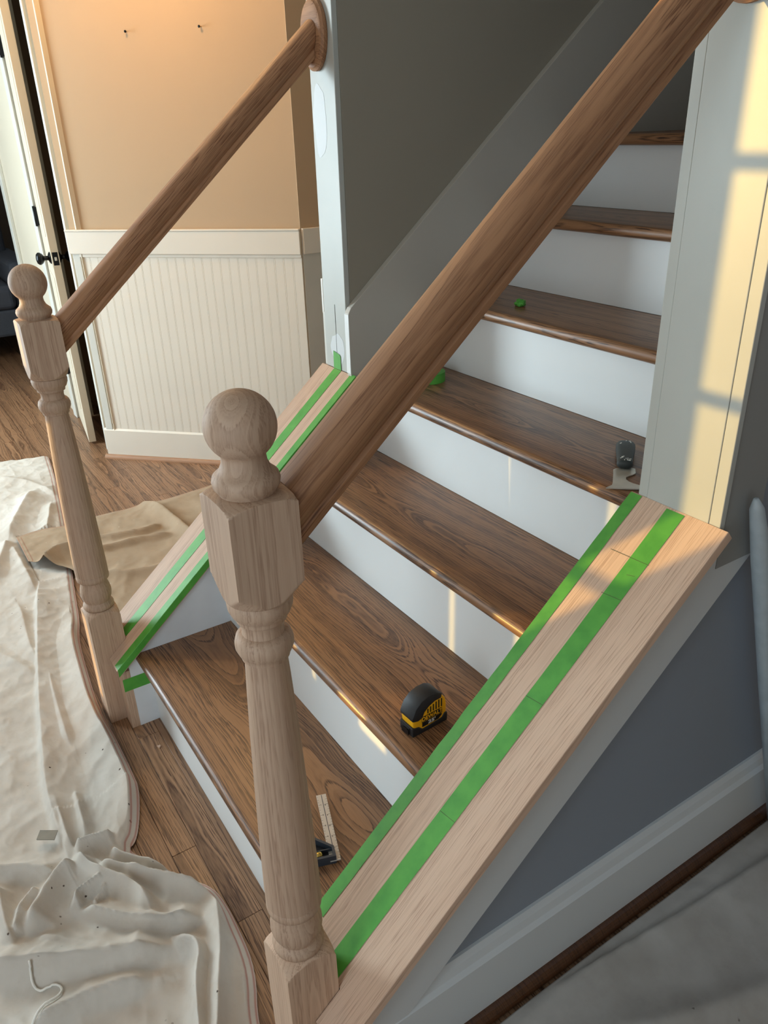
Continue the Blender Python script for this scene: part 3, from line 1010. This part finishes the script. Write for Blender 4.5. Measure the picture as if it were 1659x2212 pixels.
wad('tape_wad', (0.271, 0.955, ZT[5] + 0.0003), 0.013, 'small crumpled ball of green tape on the fifth tread', 2.0)
rl = tag(empty('tape_roll', (0.128, 0.786, ZT[4] + 0.0004)), 'roll of green masking tape half hidden behind the near handrail', 'tape roll')
n_ = 40
prof = [(0.030, 0.0), (0.042, 0.0), (0.042, 0.024), (0.030, 0.024)]
vv = [(r_ * math.cos(2 * math.pi * k / n_), r_ * math.sin(2 * math.pi * k / n_), z_) for r_, z_ in prof for k in range(n_)]
ff = []
for i in range(4):
    for k in range(n_):
        i2, k2 = (i + 1) % 4, (k + 1) % n_
        ff.append((i * n_ + k, i * n_ + k2, i2 * n_ + k2, i2 * n_ + k))
make('tape_winding', vv, ff, M['tape'], rl)
prof = [(0.028, 0.0), (0.030, 0.0), (0.030, 0.024), (0.028, 0.024)]
vv = [(r_ * math.cos(2 * math.pi * k / n_), r_ * math.sin(2 * math.pi * k / n_), z_) for r_, z_ in prof for k in range(n_)]
make('core', vv, ff, M['cloth_tan'], rl)


# ------------------------------------------------------------------ drop cloths
def dist_poly(P, line):
    """distance to a polyline, signed side and position along it (0..1)"""
    best = np.full(len(P), 1e9)
    side = np.zeros(len(P))
    pos = np.zeros(len(P))
    line = np.array(line)
    seg = np.linalg.norm(np.diff(line, axis=0), axis=1)
    tot = seg.sum()
    acc = 0.0
    for i in range(len(line) - 1):
        a, b = line[i], line[i + 1]
        d = b - a
        L2 = d @ d + 1e-12
        t = np.clip(((P - a) @ d) / L2, 0, 1)
        q_ = a + t[:, None] * d
        e = P - q_
        dd = np.hypot(e[:, 0], e[:, 1])
        s_ = np.sign(d[0] * (P[:, 1] - a[1]) - d[1] * (P[:, 0] - a[0]))
        mk = dd < best
        best[mk] = dd[mk]
        side[mk] = s_[mk]
        pos[mk] = (acc + t[mk] * seg[i]) / tot
        acc += seg[i]
    return best, side, pos


def resample(line, n):
    line = np.array(line, float)
    seg = np.linalg.norm(np.diff(line, axis=0), axis=1)
    s_ = np.r_[0, np.cumsum(seg)]
    t = np.linspace(0, s_[-1], n)
    return np.c_[np.interp(t, s_, line[:, 0]), np.interp(t, s_, line[:, 1])]


def smooth_line(line, it=2):
    line = np.array(line, float)
    for _ in range(it):
        a = line[:-1] * 0.75 + line[1:] * 0.25
        b = line[:-1] * 0.25 + line[1:] * 0.75
        line = np.r_[line[:1], np.stack([a, b], 1).reshape(-1, 2), line[-1:]]
    return line


SURF = {}


def cloth_z(x, y, r=0.0):
    flat, zz = SURF['drop_clothcrumpled']
    d = np.hypot(flat[:, 0] - x, flat[:, 1] - y)
    return float(zz[d < r].max()) if r else float(zz[d.argmin()])


def cloth(name, edge_a, edge_b, na, nb_, ridges, mat, label, wrinkle=0.004, wscale=9.0, z0=0.003, edge_from='b', seed=0.0, fine=0.0012, bunch=0.0):
    A = resample(smooth_line(edge_a), na)
    B = resample(smooth_line(edge_b), na)
    s_ = 1 - (1 - np.linspace(0, 1, nb_)) ** 1.25
    P = (A[:, None, :] * (1 - s_)[None, :, None] + B[:, None, :] * s_[None, :, None])
    flat = P.reshape(-1, 2)
    eb, _, _ = dist_poly(flat, B[::4])
    ea, _, _ = dist_poly(flat, A[::4])
    e0 = np.minimum(*[dist_poly(flat, np.array([A[i], B[i]]))[0] for i in (0, -1)])
    edge = eb if edge_from == 'b' else np.minimum(eb, e0)
    fade = np.clip(eb / 0.02, 0.0, 1.0)
    z = np.zeros(len(flat))
    for (ln, h, wl_, wr_) in ridges:
        d, sd, ps = dist_poly(flat, smooth_line(ln, 2))
        wdt = np.where(sd > 0, wl_, wr_)
        endf = np.clip(np.minimum(ps, 1 - ps) / 0.18, 0, 1)
        endf = 0.25 + 0.75 * endf * endf * (3 - 2 * endf)
        k_ = h * endf * np.exp(-(d / wdt) ** 1.35) * np.where(flat[:, 0] > 0.2, 1.35, 1.0)
        z = np.maximum(z, k_) + 0.25 * np.minimum(z, k_)
    wr = np.array([noise.ridged_multi_fractal((x * wscale, y * wscale, seed), 1.0, 2.1, 3, 0.9, 2.0) for x, y in flat])
    wf_ = np.array([noise.noise((x * 34, y * 34, seed + 4)) for x, y in flat])
    lo = np.array([noise.noise((x * 5, y * 5, seed + 9)) for x, y in flat])
    wr = (wr - wr.min()) / (wr.max() - wr.min())
    zone = np.clip((flat[:, 0] - 0.22) / 0.15, 0, 1) * np.clip((1.05 - flat[:, 0]) / 0.1, 0, 1) if bunch else 0.0
    under = (flat[:, 0] > -1.31) & (flat[:, 0] < -0.90) & (flat[:, 1] > -0.115) if bunch else np.zeros(len(flat), bool)
    z = np.where(under, z * 0.25, z)
    wr2 = np.array([noise.ridged_multi_fractal((x * 6.5 + 0.6 * noise.noise((x * 4, y * 4, 1.0)), y * 10.0, seed + 2.0), 1.0, 2.0, 2, 0.9, 2.0) for x, y in flat]) if bunch else 0.0
    if bunch:
        wr2 = (wr2 - wr2.min()) / (wr2.max() - wr2.min())
        z = z + bunch * zone * wr2 ** 1.5 * (0.3 + 0.7 * fade)
    zz = z0 + (0.35 + 0.65 * fade) * z + wrinkle * wr * (0.4 + 0.6 * fade) + fine * (wf_ + 0.5) * fade + 0.004 * (lo + 0.6).clip(0) * fade
    SURF[name + label[:8]] = (flat, zz)
    verts = [(float(x), float(y), float(h)) for (x, y), h in zip(flat, zz)]
    faces = [(i * nb_ + j, i * nb_ + j + 1, (i + 1) * nb_ + j + 1, (i + 1) * nb_ + j) for i in range(na - 1) for j in range(nb_ - 1)]
    me = bpy.data.meshes.new(name)
    me.from_pydata(verts, [], faces)
    me.update()
    if me.polygons[0].normal.z < 0:
        me.flip_normals()
    at = me.attributes.new('edge', 'FLOAT', 'POINT')
    at.data.foreach_set('value', edge.astype(np.float32))
    me.polygons.foreach_set('use_smooth', [True] * len(me.polygons))
    me.materials.append(mat)
    o = bpy.data.objects.new(name, me)
    col.objects.link(o)
    sm = o.modifiers.new('thick', 'SOLIDIFY')
    sm.thickness = 0.0012
    sm.offset = -1.0
    return tag(o, label, 'drop cloth')


RIGHT_EDGE = [(-2.144, 0.178), (-1.873, 0.148), (-1.353, 0.072), (-0.952, 0.003), (-0.751, -0.033), (-0.599, -0.057), (-0.477, -0.088), (-0.339, -0.105),
              (-0.108, -0.126), (0.025, -0.120), (0.177, -0.122), (0.231, -0.125), (0.315, -0.152), (0.369, -0.177), (0.383, -0.200), (0.429, -0.170), (0.494, -0.138),
              (0.515, -0.124), (0.564, -0.087), (0.612, -0.076), (0.690, -0.076), (0.782, -0.084), (0.875, -0.124), (0.966, -0.132), (1.048, -0.140)]
LEFT_EDGE = [(-2.302, -0.335), (-1.843, -0.378), (-1.385, -0.421), (-0.72, -0.483), (-0.262, -0.526), (0.074, -0.558), (0.33, -0.582), (0.532, -0.601), (0.725, -0.619)]
RG = [
    ([(-0.973, -0.098), (-0.769, -0.147), (-0.407, -0.218), (-0.175, -0.261), (0.001, -0.289), (0.113, -0.307), (0.222, -0.311), (0.304, -0.311), (0.362, -0.311)], 0.026, 0.050, 0.007),
    ([(-0.811, -0.205), (-0.710, -0.204), (-0.536, -0.220), (-0.423, -0.217)], 0.015, 0.014, 0.03),
    ([(-0.600, -0.342), (-0.527, -0.302), (-0.441, -0.265), (-0.354, -0.231)], 0.014, 0.02, 0.03),
    ([(-0.628, -0.076), (-0.471, -0.100), (-0.337, -0.116), (-0.161, -0.140), (0.016, -0.135), (0.183, -0.135), (0.251, -0.145), (0.315, -0.176), (0.350, -0.214)], 0.034, 0.018, 0.045),
    ([(-0.392, -0.196), (-0.264, -0.210), (-0.061, -0.223), (0.016, -0.224)], 0.018, 0.022, 0.022),
    ([(0.147, -0.297), (0.232, -0.297), (0.312, -0.300), (0.338, -0.295)], 0.020, 0.008, 0.012),
    ([(0.141, -0.251), (0.236, -0.259), (0.316, -0.264)], 0.016, 0.014, 0.012),
    ([(0.333, -0.297), (0.341, -0.257), (0.345, -0.210)], 0.026, 0.014, 0.022),
    ([(0.343, -0.296), (0.409, -0.284), (0.458, -0.255), (0.506, -0.220), (0.553, -0.207), (0.597, -0.208)], 0.034, 0.014, 0.020),
    ([(0.395, -0.258), (0.425, -0.252), (0.478, -0.204), (0.534, -0.158), (0.593, -0.093)], 0.036, 0.009, 0.018),
    ([(0.375, -0.225), (0.402, -0.228), (0.450, -0.190), (0.520, -0.140)], 0.028, 0.012, 0.010),
    ([(0.599, -0.092), (0.650, -0.098), (0.727, -0.124), (0.786, -0.152), (0.843, -0.176), (0.920, -0.214)], 0.032, 0.012, 0.024),
    ([(0.491, -0.325), (0.548, -0.280), (0.602, -0.226), (0.623, -0.189), (0.625, -0.167), (0.647, -0.125)], 0.034, 0.030, 0.008),
    ([(0.635, -0.197), (0.663, -0.187), (0.685, -0.161), (0.718, -0.161), (0.742, -0.176), (0.778, -0.192), (0.823, -0.205), (0.908, -0.233)], 0.030, 0.016, 0.012),
    ([(0.499, -0.518), (0.527, -0.476), (0.577, -0.396), (0.625, -0.315), (0.654, -0.243), (0.669, -0.185)], 0.038, 0.045, 0.016),
    ([(0.670, -0.455), (0.669, -0.401), (0.680, -0.330), (0.707, -0.245)], 0.026, 0.03, 0.014),
    ([(0.495, -0.415), (0.475, -0.405), (0.436, -0.378), (0.387, -0.337), (0.386, -0.292)], 0.036, 0.020, 0.030),
    ([(0.278, -0.479), (0.302, -0.439), (0.328, -0.393), (0.382, -0.336)], 0.026, 0.025, 0.016),
    ([(0.338, -0.444), (0.384, -0.446), (0.462, -0.449), (0.509, -0.443)], 0.028, 0.016, 0.016),
    ([(0.491, -0.440), (0.430, -0.418), (0.391, -0.372)], 0.030, 0.014, 0.018),
    ([(0.491, -0.325), (0.460, -0.320), (0.454, -0.288), (0.458, -0.255)], 0.028, 0.012, 0.012),
    ([(0.502, -0.301), (0.470, -0.258)], 0.020, 0.010, 0.010),
    ([(0.495, -0.415), (0.550, -0.359), (0.626, -0.283)], 0.018, 0.025, 0.012),
    ([(-1.295, -0.148), (-1.457, -0.092), (-1.662, -0.003), (-1.736, 0.047)], 0.034, 0.030, 0.045),
    ([(-1.015, -0.236), (-1.119, -0.204), (-1.213, -0.171), (-1.294, -0.146)], 0.030, 0.03, 0.03),
    ([(-1.257, -0.146), (-1.051, -0.139), (-0.819, -0.139)], 0.024, 0.02, 0.035),
    ([(-1.558, 0.068), (-1.376, 0.018), (-1.262, -0.013)], 0.024, 0.02, 0.03),
    ([(-2.039, -0.131), (-1.976, -0.063), (-1.842, 0.047), (-1.606, 0.111)], 0.014, 0.03, 0.03),
]
cloth('drop_cloth', LEFT_EDGE, RIGHT_EDGE, 600, 230, RG, M['cloth'],
      'crumpled cream canvas drop cloth spread in front of the newel posts', 0.006, 11.0, bunch=0.009)
B_FAR = [(-1.279, -0.120), (-1.302, -0.039), (-1.268, 0.059), (-1.288, 0.188), (-1.275, 0.333), (-1.300, 0.385), (-1.271, 0.426), (-1.289, 0.616), (-1.311, 0.760)]
B_NEAR = [(-1.045, -0.120), (-0.985, -0.070), (-0.900, 0.000), (-0.760, 0.010), (-0.560, 0.035), (-0.330, 0.060), (-0.175, 0.085), (-0.170, 0.400), (-0.170, 0.760)]
cloth('drop_cloth', B_NEAR, B_FAR, 150, 110,
      [([(-1.120, 0.10), (-1.047, 0.141), (-1.006, 0.299), (-1.047, 0.372)], 0.024, 0.025, 0.014), ([(-0.971, 0.06), (-0.971, 0.126), (-0.950, 0.305), (-0.918, 0.387)], 0.022, 0.03, 0.012),
       ([(-1.290, 0.357), (-1.185, 0.410), (-0.967, 0.421), (-0.6, 0.45)], 0.035, 0.02, 0.035), ([(-0.974, -0.088), (-1.036, -0.028), (-1.024, 0.023), (-1.02, 0.08)], 0.045, 0.018, 0.03),
       ([(-0.8, 0.05), (-0.7, 0.2), (-0.72, 0.4)], 0.02, 0.03, 0.02), ([(-0.5, 0.05), (-0.45, 0.25), (-0.5, 0.5)], 0.02, 0.03, 0.02)],
      M['cloth_tan'], 'tan drop cloth lying behind the left newel against the knee wall', 0.006, 9.0, z0=0.026, edge_from='all', seed=3.0)
C_IN = [(1.104, 0.05), (1.104, 0.186), (1.102, 0.303), (1.101, 0.457), (1.102, 0.582), (1.102, 0.787), (1.100, 1.002), (1.100, 1.6)]
C_OUT = [(1.85, -0.10), (1.86, 0.10), (1.88, 0.30), (1.88, 0.46), (1.88, 0.58), (1.88, 0.79), (1.88, 1.0), (1.88, 1.6)]
cloth('drop_cloth', C_OUT, C_IN, 130, 90,
      [([(1.104, 0.28), (1.126, 0.479), (1.140, 0.600), (1.152, 0.720), (1.163, 0.895), (1.17, 1.3)], 0.010, 0.004, 0.05),
       ([(1.2, 0.3), (1.32, 0.6), (1.4, 1.0)], 0.012, 0.03, 0.03)],
      M['cloth_grey'], 'grimy grey drop cloth on the floor along the right baseboard', 0.003, 7.0, edge_from='all', seed=8.0)

# loose things on the left cloth and the floor
pl = tag(make('metal_plate', [(x, y, z) for z in (0.0, 0.002) for x, y in ((0.270, -0.357), (0.248, -0.345), (0.270, -0.313), (0.292, -0.325))],
              [(0, 1, 2, 3), (4, 5, 6, 7), (0, 1, 5, 4), (1, 2, 6, 5), (2, 3, 7, 6), (3, 0, 4, 7)], M['zinc'], loc=(0, 0, cloth_z(0.270, -0.335, 0.03) + 0.0004)),
         'small square metal plate lying on the cream drop cloth', 'metal plate')
sp = [(0.570, -0.425), (0.583, -0.431), (0.598, -0.429), (0.611, -0.421), (0.611, -0.407), (0.618, -0.393), (0.631, -0.388), (0.645, -0.392), (0.653, -0.409), (0.656, -0.422), (0.665, -0.434),
      (0.674, -0.447)]
sp = smooth_line(sp, 2)
string = tag(tube('string', [(x, y, cloth_z(x, y, 0.006) + 0.0022) for x, y in sp], 0.0022, M['string'], seg=8),
             'curled white string on the cream drop cloth', 'string')
tag(make('wood_chip', [(0, 0, 0), (0.012, 0.003, 0), (0.007, 0.010, 0), (0.001, 0.001, 0.003), (0.011, 0.003, 0.002), (0.006, 0.009, 0.004)],
         [(0, 1, 2), (3, 4, 5), (0, 1, 4, 3), (1, 2, 5, 4), (2, 0, 3, 5)], M['raw_x'], loc=(0.100, -0.042, 0.0003)),
    'tiny pale wood chip on the floor strip by the bottom riser', 'wood chip')

# white pole leaning by the right wall
tag(tube('pole', [(1.100, 0.690, 0.86), (1.1005, 0.697, 0.841), (1.102, 0.732, 0.75), (1.106, 0.837, 0.45), (1.112, 0.992, 0.016)], [0.004, 0.011, 0.0155, 0.0155, 0.0155], M['pole'], seg=20),
    'white pole leaning beside the grey right wall', 'pole')

# ------------------------------------------------------------------ sofa in the living room
so = tag(empty('sofa', (-4.25, 0.0, 0)), 'dark grey sofa in the dim living room', 'sofa')
box('base', -0.9, 0.0, -0.9, 0.62, 0.16, 0.34, M['sofa'], so, 0.02)
box('seat_cushion', -0.85, 0.02, -0.14, 0.50, 0.34, 0.50, M['sofa'], so, 0.04, seg=4)
box('seat_cushion', -0.85, 0.02, -0.80, -0.15, 0.34, 0.50, M['sofa'], so, 0.04, seg=4)
box('backrest', -0.98, -0.74, -0.9, 0.62, 0.34, 0.86, M['sofa'], so, 0.05, seg=4)
box('armrest', -0.95, 0.0, 0.50, 0.68, 0.16, 0.64, M['sofa'], so, 0.04, seg=4)
box('armrest', -0.95, 0.0, -0.98, -0.80, 0.16, 0.64, M['sofa'], so, 0.04, seg=4)
for fx in (-0.84, -0.06):
    for fy in (-0.86, 0.55):
        box('foot', fx - 0.03, fx + 0.03, fy - 0.03, fy + 0.03, 0.0, 0.16, M['shoe_dark'], so, 0.004)

# ------------------------------------------------------------------ warm ceiling lamp, unseen, assumed from the glow on the tan wall
lm = tag(empty('ceiling_lamp', (-1.25, 0.45, 2.45)), 'assumed warm ceiling lamp over the hall', 'lamp')
lathe('canopy', [(0.07, -0.02), (0.08, -0.012), (0.08, 0.0)], M['brass'], lm, 24)
add_light('lamp_glow', 'POINT', (-1.25, 0.45, 2.25), None, (1.0, 0.58, 0.22), 19.0, shadow_soft_size=0.08)
